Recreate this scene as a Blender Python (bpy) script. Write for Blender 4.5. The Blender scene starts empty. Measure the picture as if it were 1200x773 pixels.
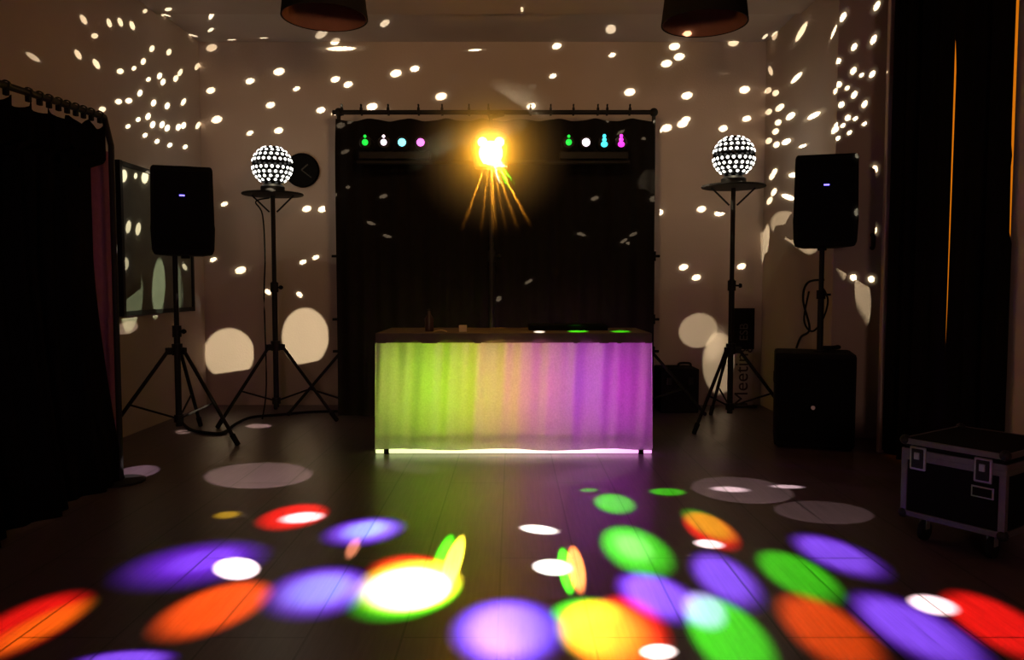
import bpy, bmesh, math, random
import numpy as np
from mathutils import Vector, Matrix, Euler
random.seed(7)
C = bpy.context.scene.collection
SC = bpy.context.scene
PI = math.pi

# ------------------------------------------------------------------ camera
F, CX, CY, HZ, CAMZ = 900.0, 600.0, 386.5, 335.0, 1.1
PITCH = math.atan((CY - HZ) / F)
cd = bpy.data.cameras.new('camera'); cam = bpy.data.objects.new('camera', cd); C.objects.link(cam)
cam.location = (0, 0, CAMZ); cam.rotation_euler = (PI/2 - PITCH, 0, 0)
cd.sensor_width = 36; cd.lens = F/1200*36; cd.clip_start = 0.05
SC.camera = cam
EYE = Vector((0, 0, CAMZ))

def ray(px, py):
    u, v = (px-CX)/F, (py-CY)/F
    c, s = math.cos(PITCH), math.sin(PITCH)
    return Vector((u, c - v*s, -s - v*c))
def hit(px, py, surf):
    ax, val = surf
    d = ray(px, py); i = 'xyz'.index(ax)
    return EYE + d*((val - EYE[i])/d[i])
def at(px, py, depth):
    d = ray(px, py); return EYE + d*(depth/d.y)
FLOOR = ('z', 0.0)
YB, XL, XR, XR2, ZC = 7.07, -2.83, 2.30, 2.72, 3.30
XW = 2.47
BACK, LEFT, RIGHT, RIGHT2, CEIL = ('y', YB), ('x', XL), ('x', XR), ('y', 5.52), ('z', ZC)

# ------------------------------------------------------------------ materials
def mat(name, col, rough=0.6, metal=0.0, spec=0.3, noise=None, bump=None, emit=None):
    m = bpy.data.materials.new(name); m.use_nodes = True
    nt = m.node_tree; b = nt.nodes['Principled BSDF']
    b.inputs['Base Color'].default_value = (*col, 1); b.inputs['Roughness'].default_value = rough
    b.inputs['Metallic'].default_value = metal; b.inputs['Specular IOR Level'].default_value = spec
    tc = nt.nodes.new('ShaderNodeTexCoord')
    if noise:
        sc, amt = noise
        n = nt.nodes.new('ShaderNodeTexNoise'); n.inputs['Scale'].default_value = sc; n.inputs['Detail'].default_value = 5
        nt.links.new(tc.outputs['Object'], n.inputs['Vector'])
        r = nt.nodes.new('ShaderNodeMix'); r.data_type = 'RGBA'
        r.inputs['A'].default_value = (*[c*(1-amt) for c in col], 1); r.inputs['B'].default_value = (*[min(1, c*(1+amt)) for c in col], 1)
        nt.links.new(n.outputs['Fac'], r.inputs['Factor']); nt.links.new(r.outputs['Result'], b.inputs['Base Color'])
    if bump:
        sc, st = bump
        n = nt.nodes.new('ShaderNodeTexNoise'); n.inputs['Scale'].default_value = sc; n.inputs['Detail'].default_value = 4
        nt.links.new(tc.outputs['Object'], n.inputs['Vector'])
        bp = nt.nodes.new('ShaderNodeBump'); bp.inputs['Strength'].default_value = st; bp.inputs['Distance'].default_value = 0.01
        nt.links.new(n.outputs['Fac'], bp.inputs['Height']); nt.links.new(bp.outputs['Normal'], b.inputs['Normal'])
    if emit:
        b.inputs['Emission Color'].default_value = (*emit[0], 1); b.inputs['Emission Strength'].default_value = emit[1]
    return m

M = {}
M['wall'] = mat('plaster', (.47, .385, .335), .9, spec=.1, noise=(1.5, .12), bump=(60, .15))
M['ceil'] = mat('ceiling_paint', (.44, .38, .36), .9, spec=.1, noise=(2, .1))
M['ceil_dark'] = mat('dropped_ceiling_paint', (.40, .33, .30), .9, spec=.1, noise=(2, .1))
M['board'] = mat('chalkboard', (.13, .13, .11), .6, spec=.2, noise=(6, .25))
M['black'] = mat('black_powder_coat', (.012, .011, .011), .55, spec=.15, noise=(30, .2))
M['rubber'] = mat('black_rubber', (.008, .008, .008), .8, spec=.1, noise=(40, .2))
M['grille'] = mat('speaker_grille', (.007, .007, .008), .8, spec=.05, bump=(260, .3))
M['cab'] = mat('speaker_cabinet', (.009, .009, .009), .75, spec=.08, noise=(60, .3))
M['cloth_black'] = mat('black_molton', (.010, .0085, .008), .95, spec=.0, noise=(18, .3))
M['curtain_black'] = mat('blackout_curtain', (.006, .005, .005), .95, spec=.0, noise=(10, .3))
M['drape_black'] = mat('black_drape', (.004, .0035, .0035), .95, spec=.0, noise=(10, .3))
M['magenta_lit'] = mat('magenta_lit_cloth', (.18, .065, .13), .9, spec=.05, noise=(25, .25))  # the table's magenta light is put into this panel's colour
M['magenta_lit_edge'] = mat('magenta_lit_trim', (.75, .32, .75), .8, spec=.1, noise=(25, .2))  # brighter purple for the lit edge, painted as colour
M['alu'] = mat('brushed_aluminium', (.14, .125, .125), .5, metal=.6, spec=.4, noise=(40, .2), bump=(120, .1))
M['steel'] = mat('steel_fittings', (.35, .34, .33), .4, metal=.8, noise=(50, .2))
M['case'] = mat('black_laminate', (.006, .006, .006), .8, spec=.03, noise=(80, .3))
M['shade'] = mat('black_lampshade', (.010, .008, .007), .85, spec=.05, noise=(60, .3))
M['shade_in'] = mat('lampshade_lining', (.16, .07, .05), .8, spec=.1, noise=(20, .2))
M['tabletop'] = mat('dark_wood_table', (.10, .075, .065), .6, spec=.25, noise=(14, .35))
M['card'] = mat('cream_card', (.72, .58, .36), .8, noise=(20, .2))
M['bottle'] = mat('brown_bottle', (.05, .022, .016), .35, spec=.4, noise=(12, .2))
M['sign_light'] = mat('pale_sign_face', (.30, .25, .22), .8, noise=(9, .25))
M['sign_dark'] = mat('black_sign_face', (.006, .0055, .0055), .8, spec=.05, noise=(9, .2))
M['sign_ink'] = mat('sign_ink', (.03, .02, .02), .8, noise=(9, .2))
M['sign_grey'] = mat('sign_grey_ink', (.075, .06, .058), .8, noise=(9, .2))
M['clock_hand'] = mat('clock_hand', (.05, .045, .04), .6, noise=(9, .2))
M['led_blue'] = mat('blue_led', (.1, .1, .6), .4, emit=((.16, .12, 1.0), 4.5))
M['logo'] = mat('logo_badge', (.55, .5, .45), .4, metal=.5, noise=(30, .2))

def emis(name, col, s):
    return mat(name, col, .3, emit=(col, s))
M['dot'] = None
def see_through(name, tint, emit=None):
    m = bpy.data.materials.new(name); m.use_nodes = True; nt = m.node_tree
    nt.nodes.remove(nt.nodes['Principled BSDF']); out = nt.nodes['Material Output']
    t = nt.nodes.new('ShaderNodeBsdfTransparent'); t.inputs['Color'].default_value = (*tint, 1)
    if emit:
        e = nt.nodes.new('ShaderNodeEmission'); e.inputs['Color'].default_value = (*emit[0], 1); e.inputs['Strength'].default_value = emit[1]
        a = nt.nodes.new('ShaderNodeAddShader'); nt.links.new(t.outputs[0], a.inputs[0]); nt.links.new(e.outputs[0], a.inputs[1])
        nt.links.new(a.outputs[0], out.inputs['Surface'])
    else:
        nt.links.new(t.outputs[0], out.inputs['Surface'])
    return m
TINT = .13
M['smoked'] = see_through('smoked_acrylic', (TINT,)*3)
M['dot'] = see_through('lit_lens', (1, 1, 1), ((1, .97, .88), 1.4))

# floor: dark laminate planks running away from the camera
def floor_mat():
    m = bpy.data.materials.new('laminate_planks'); m.use_nodes = True; nt = m.node_tree; L = nt.links.new
    b = nt.nodes['Principled BSDF']
    tc = nt.nodes.new('ShaderNodeTexCoord')
    mp = nt.nodes.new('ShaderNodeMapping'); mp.inputs['Rotation'].default_value = (0, 0, PI/2); mp.inputs['Location'].default_value = (.45, .045, 0)
    L(tc.outputs['Object'], mp.inputs['Vector'])
    br = nt.nodes.new('ShaderNodeTexBrick'); br.inputs['Scale'].default_value = 1
    br.inputs['Brick Width'].default_value = 1.9; br.inputs['Row Height'].default_value = .30; br.inputs['Mortar Size'].default_value = .004
    br.inputs['Color1'].default_value = (.080, .053, .070, 1); br.inputs['Color2'].default_value = (.094, .063, .082, 1); br.inputs['Mortar'].default_value = (.022, .017, .018, 1)
    br.offset = .37
    L(mp.outputs[0], br.inputs['Vector'])
    mp2 = nt.nodes.new('ShaderNodeMapping'); mp2.inputs['Scale'].default_value = (26, 1.2, 1)
    L(tc.outputs['Object'], mp2.inputs['Vector'])
    n = nt.nodes.new('ShaderNodeTexNoise'); n.inputs['Scale'].default_value = 3; n.inputs['Detail'].default_value = 6
    L(mp2.outputs[0], n.inputs['Vector'])
    cr = nt.nodes.new('ShaderNodeMapRange'); cr.inputs['From Min'].default_value = .3; cr.inputs['From Max'].default_value = .7
    cr.inputs['To Min'].default_value = .72; cr.inputs['To Max'].default_value = 1.12
    L(n.outputs['Fac'], cr.inputs['Value'])
    mx = nt.nodes.new('ShaderNodeMix'); mx.data_type = 'RGBA'; mx.blend_type = 'MULTIPLY'; mx.inputs['Factor'].default_value = 1
    L(br.outputs['Color'], mx.inputs['A']); L(cr.outputs[0], mx.inputs['B']); L(mx.outputs['Result'], b.inputs['Base Color'])
    b.inputs['Roughness'].default_value = .34; b.inputs['Specular IOR Level'].default_value = .5
    bp = nt.nodes.new('ShaderNodeBump'); bp.inputs['Strength'].default_value = .06; bp.inputs['Distance'].default_value = .004
    L(n.outputs['Fac'], bp.inputs['Height']); L(bp.outputs['Normal'], b.inputs['Normal'])
    return m
M['floor'] = floor_mat()

# white cloth that lets light through
def cloth_mat():
    m = bpy.data.materials.new('white_skirt_cloth'); m.use_nodes = True; nt = m.node_tree; L = nt.links.new
    nt.nodes.remove(nt.nodes['Principled BSDF']); out = nt.nodes['Material Output']
    tc = nt.nodes.new('ShaderNodeTexCoord'); n = nt.nodes.new('ShaderNodeTexNoise'); n.inputs['Scale'].default_value = 90
    L(tc.outputs['Object'], n.inputs['Vector'])
    mr = nt.nodes.new('ShaderNodeMapRange'); mr.inputs['To Min'].default_value = .55; mr.inputs['To Max'].default_value = .82
    L(n.outputs['Fac'], mr.inputs['Value'])
    d = nt.nodes.new('ShaderNodeBsdfDiffuse'); t = nt.nodes.new('ShaderNodeBsdfTranslucent')
    L(mr.outputs[0], d.inputs['Color']); L(mr.outputs[0], t.inputs['Color'])
    s = nt.nodes.new('ShaderNodeMixShader'); s.inputs[0].default_value = .55
    L(d.outputs[0], s.inputs[1]); L(t.outputs[0], s.inputs[2]); L(s.outputs[0], out.inputs['Surface'])
    return m
M['skirt'] = cloth_mat()

# ------------------------------------------------------------------ mesh helpers
def link(name, bm, m, parent=None, smooth=False, mats=None):
    me = bpy.data.meshes.new(name)
    bmesh.ops.recalc_face_normals(bm, faces=bm.faces)
    bm.to_mesh(me); bm.free()
    for k in ([m] + (mats or [])): me.materials.append(k)
    if smooth:
        for p in me.polygons: p.use_smooth = True
        try: me.set_sharp_from_angle(angle=math.radians(40))
        except Exception: pass
    o = bpy.data.objects.new(name, me); C.objects.link(o)
    if parent is not None: o.parent = parent
    return o
def B(): return bmesh.new()
def box(bm, c, s, rot=None, bev=0.0):
    t = bmesh.new()
    bmesh.ops.create_cube(t, size=1)
    bmesh.ops.scale(t, vec=s, verts=t.verts)
    if bev: bmesh.ops.bevel(t, geom=t.edges[:], offset=bev, segments=2, affect='EDGES', profile=.6)
    Mx = Matrix.Translation(c) @ (rot.to_4x4() if rot is not None else Matrix.Identity(4))
    bmesh.ops.transform(t, matrix=Mx, verts=t.verts)
    me = bpy.data.meshes.new('tmp'); t.to_mesh(me); t.free(); bm.from_mesh(me); bpy.data.meshes.remove(me)
def cyl(bm, a, b, r, r2=None, seg=14, caps=True):
    a, b = Vector(a), Vector(b); d = b-a
    q = Vector((0, 0, 1)).rotation_difference(d.normalized())
    bmesh.ops.create_cone(bm, cap_ends=caps, segments=seg, radius1=r, radius2=r if r2 is None else r2, depth=d.length,
                          matrix=Matrix.Translation((a+b)/2) @ q.to_matrix().to_4x4())
def ball(bm, c, r, seg=20, rings=12, scale=(1, 1, 1)):
    bmesh.ops.create_uvsphere(bm, u_segments=seg, v_segments=rings, radius=r, matrix=Matrix.Translation(c) @ Matrix.Diagonal((*scale, 1)))
def lathe(bm, prof, c=(0, 0, 0), seg=32, rot=None):
    rows = []
    for (r, z) in prof:
        rows.append([bm.verts.new(Vector(c) + (rot @ Vector((r*math.cos(2*PI*k/seg), r*math.sin(2*PI*k/seg), z)) if rot else Vector((r*math.cos(2*PI*k/seg), r*math.sin(2*PI*k/seg), z)))) for k in range(seg)])
    for a, b in zip(rows, rows[1:]):
        for k in range(seg): bm.faces.new((a[k], a[(k+1) % seg], b[(k+1) % seg], b[k]))
    return rows
def tube(bm, pts, r, seg=8, sub=6):
    P = [Vector(p) for p in pts]; out = []
    for i in range(len(P)-1):
        p0, p1, p2, p3 = P[max(i-1, 0)], P[i], P[i+1], P[min(i+2, len(P)-1)]
        for k in range(sub):
            t = k/sub
            out.append(.5*((2*p1) + (p2-p0)*t + (2*p0-5*p1+4*p2-p3)*t*t + (3*p1-p0-3*p2+p3)*t**3))
    out.append(P[-1]); rows = []
    for i, p in enumerate(out):
        d = (out[min(i+1, len(out)-1)] - out[max(i-1, 0)]).normalized()
        q = Vector((0, 0, 1)).rotation_difference(d)
        rows.append([bm.verts.new(p + q @ Vector((r*math.cos(2*PI*k/seg), r*math.sin(2*PI*k/seg), 0))) for k in range(seg)])
    for a, b in zip(rows, rows[1:]):
        for k in range(seg): bm.faces.new((a[k], a[(k+1) % seg], b[(k+1) % seg], b[k]))
    bm.faces.new(rows[0]); bm.faces.new(rows[-1])
def sheet(bm, fn, nu, nv, thick=0.006, nrm=(0, 1, 0)):
    n = Vector(nrm)*thick
    g = [[[bm.verts.new(Vector(fn(i/nu, j/nv)) + n*s) for j in range(nv+1)] for i in range(nu+1)] for s in (0, 1)]
    for s in (0, 1):
        for i in range(nu):
            for j in range(nv): bm.faces.new((g[s][i][j], g[s][i+1][j], g[s][i+1][j+1], g[s][i][j+1]))
    def rim(seq):
        for (i, j), (k, l) in zip(seq, seq[1:]): bm.faces.new((g[0][i][j], g[0][k][l], g[1][k][l], g[1][i][j]))
    rim([(i, 0) for i in range(nu+1)]); rim([(i, nv) for i in range(nu+1)])
    rim([(0, j) for j in range(nv+1)]); rim([(nu, j) for j in range(nv+1)])
def thing(name, label, cat, loc, group=None, rz=0):
    o = bpy.data.objects.new(name, None); C.objects.link(o); o.location = loc; o.rotation_euler = (0, 0, rz)
    o.empty_display_size = .1; o['label'] = label; o['category'] = cat
    if group: o['group'] = group
    return o
def tag(o, label, cat, group=None):
    o['label'] = label; o['category'] = cat
    if group: o['group'] = group
    return o
def struct(name, bm, m): 
    o = link(name, bm, m); o['kind'] = 'structure'; return o
def copy_thing(r, loc, label, rz=None):
    n = r.copy(); C.objects.link(n); n.location = loc; n['label'] = label
    if rz is not None: n.rotation_euler = (0, 0, rz)
    for ch in [o for o in r.children]:
        c = ch.copy(); C.objects.link(c); c.parent = n
        for g in [o for o in ch.children]:
            d = g.copy(); C.objects.link(d); d.parent = c
    return n

# ------------------------------------------------------------------ room shell
Y0 = -1.2
bm = B(); box(bm, ((XL+3.0)/2, (Y0+YB)/2, -.05), (3.0-XL+1, YB-Y0+.4, .1)); struct('floor', bm, M['floor'])
bm = B(); box(bm, (-.1, YB+.06, 1.65), (5.9, .12, 3.5)); struct('wall_back', bm, M['wall'])
bm = B(); box(bm, (XL-.06, (Y0+YB)/2, 1.65), (.12, YB-Y0, 3.5)); struct('wall_left', bm, M['wall'])
YJ, YW, YP = 5.52, 5.0, hit(1187, 200, ('x', 2.47)).y         # right wall: jog, start of the windows, pier
bm = B()
box(bm, (XR+.35, (YJ+YB)/2, 1.65), (.70, YB-YJ, 3.5))
box(bm, (XR2+.15, (YJ+YW)/2, 1.65), (.30, YJ-YW, 3.5))
box(bm, (XW+.2, YW+.03, 1.65), (.38, .06, 3.5))
struct('wall_right', bm, M['wall'])
bm = B(); box(bm, (XW+.15, (Y0+YP)/2, 1.65), (.30, YP-Y0, 3.5)); struct('wall_right_pier', bm, M['wall'])
bm = B(); box(bm, (XW+.30, (YW+YP)/2, .16), (.1, YW-YP, .32)); box(bm, (XW+.30, (YW+YP)/2, 3.2), (.1, YW-YP, .4)); struct('wall_right_sill', bm, M['wall'])
bm = B(); box(bm, (-.1, (6.2+YB)/2, ZC+.06), (6.0, YB-6.2+.1, .12)); struct('ceiling', bm, M['ceil'])
bm = B(); box(bm, (-.1, (Y0+6.25)/2, ZC+.03), (6.0, 6.25-Y0, .14)); struct('ceiling_dropped', bm, M['ceil_dark'])
# amber lit window behind the blackout curtains
wn = bpy.data.objects.new('window_1', None); C.objects.link(wn); wn.location = (XW+.28, (YW+YP)/2, 1.68); wn['kind'] = 'structure'
bm = B()
for y in (-.60, 0, .60): box(bm, (0, y, 0), (.06, .05, 2.68), bev=.004)
for z in (-1.32, 1.32): box(bm, (0, 0, z), (.06, 1.24, .06), bev=.004)
link('window_frame', bm, M['black'], wn)
bm = B(); box(bm, (.01, 0, 0), (.012, 1.2, 2.64)); link('window_pane', bm, mat('streetlit_glass', (.5, .25, .05), .3, emit=((1.0, .26, .006), .62)), wn)

# board on the left wall
d0, d1 = hit(136, 190, LEFT), hit(219, 190, LEFT)
ya, yb = d0.y, d1.y; za, zb = .90, 1.98
t = thing('chalkboard', 'wide dark chalkboard hung on the left wall behind the tall loudspeaker', 'board', (XL, (ya+yb)/2, (za+zb)/2))
bm = B(); box(bm, (.012, 0, 0), (.02, yb-ya, zb-za)); link('writing_surface', bm, M['board'], t)
bm = B()
for s in (-1, 1):
    box(bm, (.018, s*(yb-ya)/2, 0), (.036, .04, zb-za+.04), bev=.004); box(bm, (.018, 0, s*(zb-za)/2), (.036, yb-ya, .035), bev=.004)
link('board_frame', bm, M['black'], t)

# ------------------------------------------------------------------ tripod stands
def tripod(name, label, cat, loc, H, collar, r, az, group=None, pole_r=.0175, braces=True, low=.16):
    t = thing(name, label, cat, loc, group)
    bm = B(); cyl(bm, (0, 0, low-.06), (0, 0, H*.62), pole_r*1.25); cyl(bm, (0, 0, H*.60), (0, 0, H), pole_r); link('pole', bm, M['black'], t, True)
    bm = B(); cyl(bm, (0, 0, low-.03), (0, 0, low+.02), pole_r*1.9); link('lower_collar', bm, M['black'], t, True)
    bm = B(); cyl(bm, (0, 0, collar-.05), (0, 0, collar+.03), pole_r*2.1)
    for a in az: box(bm, (.05*math.cos(a), .05*math.sin(a), collar-.02), (.06, .025, .05), Euler((0, 0, a)).to_matrix(), .004)
    link('collar', bm, M['black'], t, True)
    k = B(); cyl(k, (0, 0, H*.60-.05), (0, 0, H*.60+.03), pole_r*1.8); kn = link('clamp', k, M['black'], t, True)
    k = B(); cyl(k, (0, 0, H*.60-.01), (.055, -.02, H*.60-.01), .007); lathe(k, [(0, 0), (.016, 0), (.018, .012), (.012, .024), (0, .024)], (.05, -.018, H*.60-.01), 10, Euler((0, PI/2, -.35)).to_matrix())
    link('knob', k, M['rubber'], kn, True)
    for a in az:
        foot = Vector((r*math.cos(a), r*math.sin(a), .018)); top = Vector((.05*math.cos(a), .05*math.sin(a), collar))
        bm = B(); cyl(bm, top, foot, .013); leg = link('leg', bm, M['black'], t, True)
        d = (foot-top).normalized()
        bm = B(); cyl(bm, foot-d*.07, foot+d*.012, .019, .017); ball(bm, foot, .018, 10, 6); link('rubber_foot', bm, M['rubber'], leg, True)
        if braces:
            mid = top.lerp(foot, .58)
            bm = B(); cyl(bm, (.02*math.cos(a), .02*math.sin(a), low), mid, .007); ball(bm, mid, .014, 10, 6); link('brace', bm, M['black'], leg, True)
    return t
R = math.radians
# ---- loudspeakers: tapered cabinet with grille, handle recess and blue status LED
def speaker(label, loc, rz, w, h, d, kids=True):
    t = thing('loudspeaker', label, 'speaker', loc, None, rz)
    bm = B()
    prof = [(-w/2, -d/2), (w/2, -d/2), (w/2*.98, -d*.30), (w*.30, d/2), (-w*.30, d/2), (-w/2*.98, -d*.30)]
    rows = []
    for z, sx in ((0, .90), (.03, .965), (h*.30, 1.0), (h*.34, .985), (h*.92, .96), (h-.02, .955), (h, .90)):
        rows.append([bm.verts.new((x*sx, y*(.96 if z in (0, h) else 1), z)) for x, y in prof])
    for a, b in zip(rows, rows[1:]):
        for k in range(6): bm.faces.new((a[k], a[(k+1) % 6], b[(k+1) % 6], b[k]))
    bm.faces.new(rows[0]); bm.faces.new(rows[-1])
    bmesh.ops.bevel(bm, geom=[e for e in bm.edges], offset=.006, segments=1, affect='EDGES')
    link('cabinet', bm, M['cab'], t)
    bm = B(); box(bm, (0, -d/2-.004, h*.5), (w*.86, .018, h*.88), bev=.008); g = link('grille', bm, M['grille'], t)
    bm = B(); box(bm, (0, -d/2-.0155, h*.665), (.034, .006, .009), bev=.002); l = link('status_light', bm, M['led_blue'], g); l['label'] = 'small blue light strip'
    bm = B(); lathe(bm, [(0, -.02), (.03, -.02), (.03, .0), (.0, .0)], (0, 0, 0), 16); link('pole_socket', bm, M['rubber'], t, True)
    bm = B()
    tube(bm, [(-.08, d*.1, h), (-.07, d*.1, h+.02), (.07, d*.1, h+.02), (.08, d*.1, h)], .008); link('handle', bm, M['rubber'], t, True)
    return t
LSX, LSY = at(208, 420, 5.45).x, 5.45
lz = at(208, 299, LSY).z; lh = at(208, 197, LSY).z - lz
tripod('speaker_stand', 'black tripod stand carrying the loudspeaker beside the dark chalkboard', 'stand', (LSX, LSY, 0), lz-.002, .66, .53, (R(-23), R(97), R(222)))
speaker('black loudspeaker high on its own tripod, in front of the dark chalkboard', (LSX+.05, LSY+.06, lz), R(19), .415, lh, .36)
# right: subwoofer, pole, loudspeaker
SX0, SX1, SYF = 1.75, 2.262, 5.08
sc_ = (SX0+SX1)/2; sw = SX1-SX0; sh = .635; sd = .44
t = thing('subwoofer', 'big black subwoofer cabinet on the floor under the pole-mounted loudspeaker', 'speaker', (2.10, 5.33, 0), None, R(-18))
sc_, SYF = 2.10, 5.06
bm = B(); box(bm, (0, 0, sh/2+.012), (sw, sd, sh), bev=.022); link('cabinet', bm, M['cab'], t)
bm = B(); box(bm, (0, -sd/2-.003, sh/2+.012), (sw*.92, .02, sh*.90), bev=.008); g = link('grille', bm, M['grille'], t)
bm = B(); cyl(bm, (-.01, -sd/2-.011, sh*.45), (-.01, -sd/2-.018, sh*.45), .014); link('badge', bm, M['logo'], g)['label'] = 'round pale badge'
for s in (-1, 1):
    bm = B(); box(bm, (s*(sw/2-.001), .02, sh*.72), (.012, .18, .07), bev=.005); link('side_handle', bm, M['rubber'], t)
for sx in (-1, 1):
    for sy in (-1, 1):
        bm = B(); cyl(bm, (sx*sw*.4, sy*sd*.4, 0), (sx*sw*.4, sy*sd*.4, .02), .02); link('foot', bm, M['rubber'], t)
RPX, RPY = at(962, 350, 5.30).x, 5.30
rz0 = at(965, 290, RPY).z; rh = at(965, 185, RPY).z - rz0
t = thing('speaker_pole', 'thin black pole rising from the subwoofer top to the loudspeaker', 'pole', (RPX, RPY, sh+.012))
Hh = rz0 - (sh+.012)
bm = B(); cyl(bm, (0, 0, 0), (0, 0, Hh*.55), .021); cyl(bm, (0, 0, Hh*.5), (0, 0, Hh-.02), .017); link('tube', bm, M['black'], t, True)
bm = B(); cyl(bm, (0, 0, Hh*.55-.03), (0, 0, Hh*.55+.03), .03); cyl(bm, (0, 0, Hh*.55), (.06, -.02, Hh*.55), .008); link('collar', bm, M['rubber'], t, True)
bm = B(); cyl(bm, (0, 0, 0), (0, 0, .012), .045); link('flange', bm, M['black'], t, True)
speaker('black loudspeaker on the pole above the subwoofer, in front of the bare side wall', (RPX, RPY, rz0), R(-16), .41, rh, .34)
bm = B(); tube(bm, [(RPX+.03, RPY+.02, rz0-.22), (RPX-.07, RPY+.06, rz0-.24), (RPX-.10, RPY+.06, rz0-.36), (RPX-.05, RPY+.06, rz0-.56), (RPX-.11, RPY+.06, rz0-.62), (RPX-.14, RPY+.06, sh+.03)], .008)
tube(bm, [(RPX+.02, RPY+.065, rz0-.25), (RPX+.075, RPY+.065, rz0-.36), (RPX+.04, RPY+.065, rz0-.5), (RPX-.03, RPY+.065, rz0-.58), (RPX-.09, RPY+.06, rz0-.5), (RPX-.06, RPY+.06, rz0-.3)], .007)
tag(link('speaker_cable', bm, M['rubber'], None, True), 'black cable looped around the pole above the subwoofer', 'cable')
bm = B(); tube(bm, [(sc_+.04, SYF+.3, sh+.03), (sc_+.1, SYF+.26, sh+.035), (sc_+.18, SYF+.3, sh+.04), (sc_+.2, SYF+.36, sh+.03), (sc_+.08, SYF+.36, sh+.03)], .014)
tag(link('coiled_cable', bm, M['rubber'], None, True), 'thick black cable lying coiled on top of the subwoofer', 'cable')

# ------------------------------------------------------------------ LED globes on stands
BR = .158
def globe(label, loc):
    t = thing('disco_globe', label, 'disco light', loc, 'spotted disco globes')
    zc = .07 + BR*.96
    bm = B(); lathe(bm, [(0, 0), (.085, 0), (.095, .012), (.095, .05), (.075, .068), (0, .068)], seg=28); link('base', bm, M['black'], t, True)
    bm = B(); ball(bm, (0, 0, zc), BR, 40, 24); link('globe_shell', bm, M['smoked'], t, True)
    bms = (B(), B())
    for la, nn in ((62, 9), (46, 15), (30, 19), (14.5, 22), (-9, 22), (-23, 20), (-37, 16), (-50, 12)):
        for k in range(nn):
            lo = 2*PI*(k + (.5 if int(la) % 2 else 0))/nn; la_ = R(la)
            n = Vector((math.cos(la_)*math.cos(lo), math.cos(la_)*math.sin(lo), math.sin(la_)))
            q = Vector((0, 0, 1)).rotation_difference(n)
            bmesh.ops.create_cone(bms[0 if la > 0 else 1], cap_ends=True, segments=12, radius1=.0130, radius2=.0100, depth=.006,
                                  matrix=Matrix.Translation(Vector((0, 0, zc)) + n*(BR+.003)) @ q.to_matrix().to_4x4())
    for q_ in bms: link('lit_lenses', q_, M['dot'], t)
    return t, Vector(loc) + Vector((0, 0, zc))
def globe_stand(label, x, y, zplate, az, r):
    t = tripod('globe_stand', label, 'stand', (x, y, 0), zplate, .62, r, az, 'globe stands')
    bm = B(); lathe(bm, [(0, zplate), (.06, zplate), (.24, zplate+.006), (.245, zplate+.012), (.24, zplate+.02), (0, zplate+.02)], seg=36); link('top_plate', bm, M['black'], t, True)
    bm = B(); cyl(bm, (.03, 0, zplate-.13), (.17, 0, zplate+.004), .007); cyl(bm, (-.03, 0, zplate-.13), (-.17, 0, zplate+.004), .007); link('plate_strut', bm, M['black'], t, True)
    return t
GLX, GLY = at(319, 190, 6.3).x, 6.3
GRX, GRY = at(860, 185, 6.0).x, 6.0
ZPL = at(319, 228, 6.3).z - .01
globe_stand('black tripod stand with a round plate carrying the globe beside the wall clock', GLX, GLY, ZPL, (R(-12), R(108), R(232)), .53)
GL, cL = globe('glowing spotted globe on the stand beside the round wall clock', (GLX, GLY, ZPL+.021))
ZPR = at(860, 219, 6.0).z - .01
globe_stand('black tripod stand with a round plate carrying the globe beside the subwoofer', GRX, GRY, ZPR, (R(224), R(344), R(92)), .50)
GR, cR = globe('glowing spotted globe on the stand beside the upright Meeting sign', (GRX, GRY, ZPR+.021))
bm = B(); tube(bm, [(GLX-.02, GLY-.03, ZPL-.02), (GLX-.13, GLY-.03, ZPL-.05), (GLX-.07, GLY-.05, ZPL-.16), (GLX-.05, GLY-.07, ZPL-.5), (GLX-.06, GLY-.08, 1.0), (GLX-.055, GLY-.08, .3), (GLX-.1, GLY-.06, .012)], .006)
tag(link('power_cable', bm, M['rubber'], None, True), 'thin black cable hanging down the globe stand beside the clock', 'cable')
def fl(px, py, z=0): 
    p = hit(px, py, FLOOR); p.z = z; return p
bm = B(); tube(bm, [fl(x, y, .011) for x, y in ((214, 497), (224, 505), (246, 509), (262, 508), (278, 497), (296, 490), (330, 487), (362, 484), (396, 483))], .011)
tag(link('floor_cable', bm, M['rubber'], None, True), 'black cable running along the floor between the stands near the chalkboard', 'cable')

# wall clock
p = hit(355, 200, BACK); cr = 19.5*YB/F
t = thing('wall_clock', 'round black wall clock with faint hands on the back wall', 'clock', (p.x, YB-.035, p.z))
rx = Euler((PI/2, 0, 0)).to_matrix()
bm = B(); lathe(bm, [(0, -.03), (cr, -.03), (cr, .01), (cr*.95, .022), (cr*.9, .012), (0, .012)], (0, 0, 0), 40, rx); link('clock_face', bm, M['sign_dark'], t, True)
for L_, a_, w_ in ((cr*.72, R(-38), .008), (cr*.5, R(40), .011)):
    bm = B(); rot = Euler((0, -a_, 0)).to_matrix(); box(bm, rot @ Vector((L_/2, 0, 0)) + Vector((0, -.018, 0)), (L_, .004, w_), rot); link('clock_hand', bm, M['clock_hand'], t)

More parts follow.
